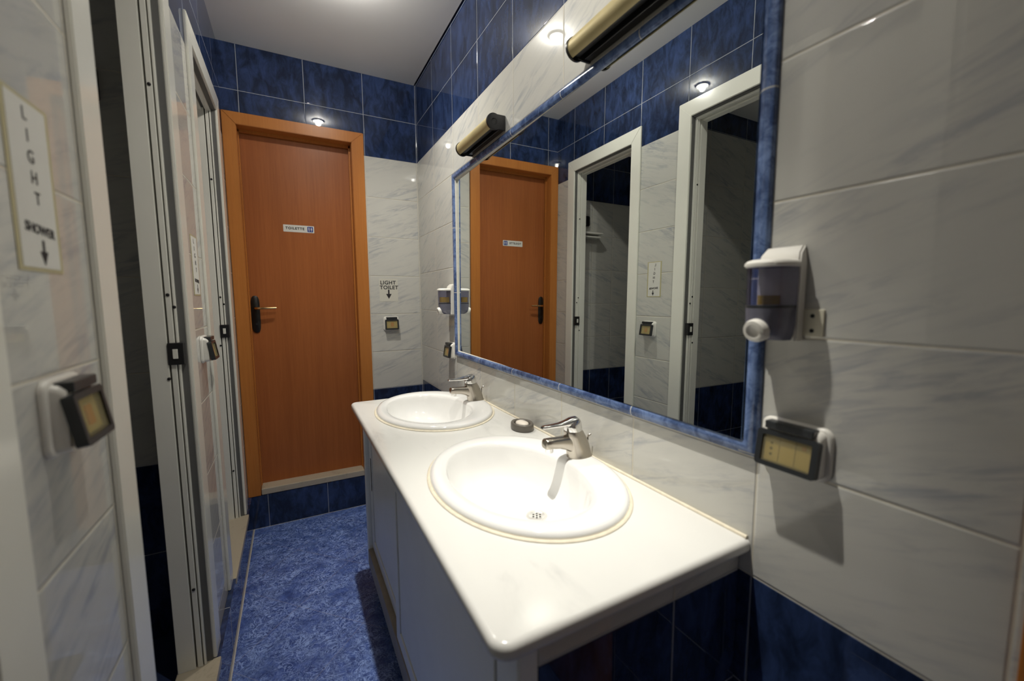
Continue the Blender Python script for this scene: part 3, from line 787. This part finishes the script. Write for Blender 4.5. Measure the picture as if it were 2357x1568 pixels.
# ------------------------------------------------------------------ inside the stalls
sh = thing('soap_shelf', 'white double soap shelf on the end wall of the far shower, seen in the mirror', 'shelf', (-1.255, 2.53, 1.815))
bm = bmesh.new(); box(bm, -.085, .085, -.012, 0, .0, .05, bev=.004); obj('back_plate', bm, 'white_plastic', sh)
bm = bmesh.new(); box(bm, -.085, .085, -.085, -.010, .026, .040, bev=.005, seg=3); obj('tray', bm, 'white_plastic', sh)
bm = bmesh.new(); box(bm, -.070, .070, -.075, -.010, .000, .012, bev=.004, seg=3); obj('tray', bm, 'white_plastic', sh)
def fitting(x, y, z, w, h, label):
    r = thing('wall_fitting', label, 'fitting', (x, y, z))
    bm = bmesh.new(); plate(bm, w, h, .012, 0, -.022, soft=.006); obj('body', bm, 'black', r, smooth=True, angle=50)
    bm = bmesh.new(); frame_slab(bm, w, h, .012, w * .72, h * .72, .008, -.022, -.026); obj('rim', bm, 'black_matt', r)
fitting(-1.318, 1.655, 2.000, .115, .100, 'black square fitting high on the dark stall wall in the left foreground')
fitting(-1.212, 2.53, 1.945, .085, .075, 'black fitting above the soap shelf, seen in the mirror')

# ------------------------------------------------------------------ ceiling spots
def spot(L, label, beam, flood, glow, tip, name):
    r = thing('ceiling_spot', label, 'spotlight', (L[0], L[1], ZC))
    bm = bmesh.new(); loft(bm, [ring((0, 0, z), (a, 0, 0), (0, a, 0), 32) for a, z in ((.040, .0), (.040, -.004), (.036, -.008), (.022, -.007), (.019, -.002))]); obj('rim', bm, 'white_metal', r, smooth=True)
    bm = bmesh.new(); lathe(bm, [(.018, -.0045), (.018, -.0075)], 32); obj('lens', bm, 'lens', r)
    # the lamp: a bright beam tipped towards the vanity, a wide flood around it and the bare glow of the bulb
    for suffix, kind, e, ang, dz in (('beam', 'SPOT', beam, 46, .012), ('flood', 'SPOT', flood, 112, .014), ('glow', 'POINT', glow, 0, .020)):
        ld = bpy.data.lights.new(name + '_' + suffix, kind); ld.energy = e; ld.color = (1, .96, .878); ld.shadow_soft_size = .017
        lo = bpy.data.objects.new(name + '_' + suffix, ld); C.objects.link(lo); lo.location = (L[0], L[1], L[2] - dz)
        if kind == 'SPOT':
            ld.spot_size = math.radians(ang); ld.spot_blend = 1.; lo.rotation_euler = (math.radians(tip if kind == 'SPOT' and suffix == 'flood' else 0), math.radians(-(9 if suffix == 'beam' else 14)), 0)
spot(LA, 'recessed ceiling spot over the near basin, above the picture', 112, 25, 8, 26, 'spot_near')
spot(LB, 'recessed ceiling spot over the far basin, above the picture', 56, 32, 10, 8, 'spot_far')
w = bpy.data.worlds.new('World'); bpy.context.scene.world = w; w.use_nodes = True
w.node_tree.nodes['Background'].inputs[0].default_value = (.02, .02, .022, 1); w.node_tree.nodes['Background'].inputs[1].default_value = 1.

# ------------------------------------------------------------------ camera
cd = bpy.data.cameras.new('camera'); cam = bpy.data.objects.new('camera', cd); C.objects.link(cam)
yaw, pit, rol = .4865, -.0998, -.0061
F = Vector((math.sin(yaw) * math.cos(pit), math.cos(yaw) * math.cos(pit), math.sin(pit)))
r0 = Vector((math.cos(yaw), -math.sin(yaw), 0)); u0 = r0.cross(F)
Rv = math.cos(rol) * r0 + math.sin(rol) * u0; Uv = -math.sin(rol) * r0 + math.cos(rol) * u0
cam.matrix_world = Matrix(((Rv.x, Uv.x, -F.x, -.77597), (Rv.y, Uv.y, -F.y, -.12154), (Rv.z, Uv.z, -F.z, 1.3426), (0, 0, 0, 1)))
cd.sensor_width = 36; cd.lens = 956.62 / 2357 * 36; cd.clip_start = .02
cd.dof.use_dof = True; cd.dof.focus_distance = 1.95; cd.dof.aperture_fstop = 2.2
sc = bpy.context.scene; sc.camera = cam
vs = sc.view_settings; sc.display_settings.display_device = 'sRGB'
vs.view_transform = 'Standard'; vs.look = 'None'; vs.gamma = 1; vs.use_curve_mapping = False; vs.exposure = .04
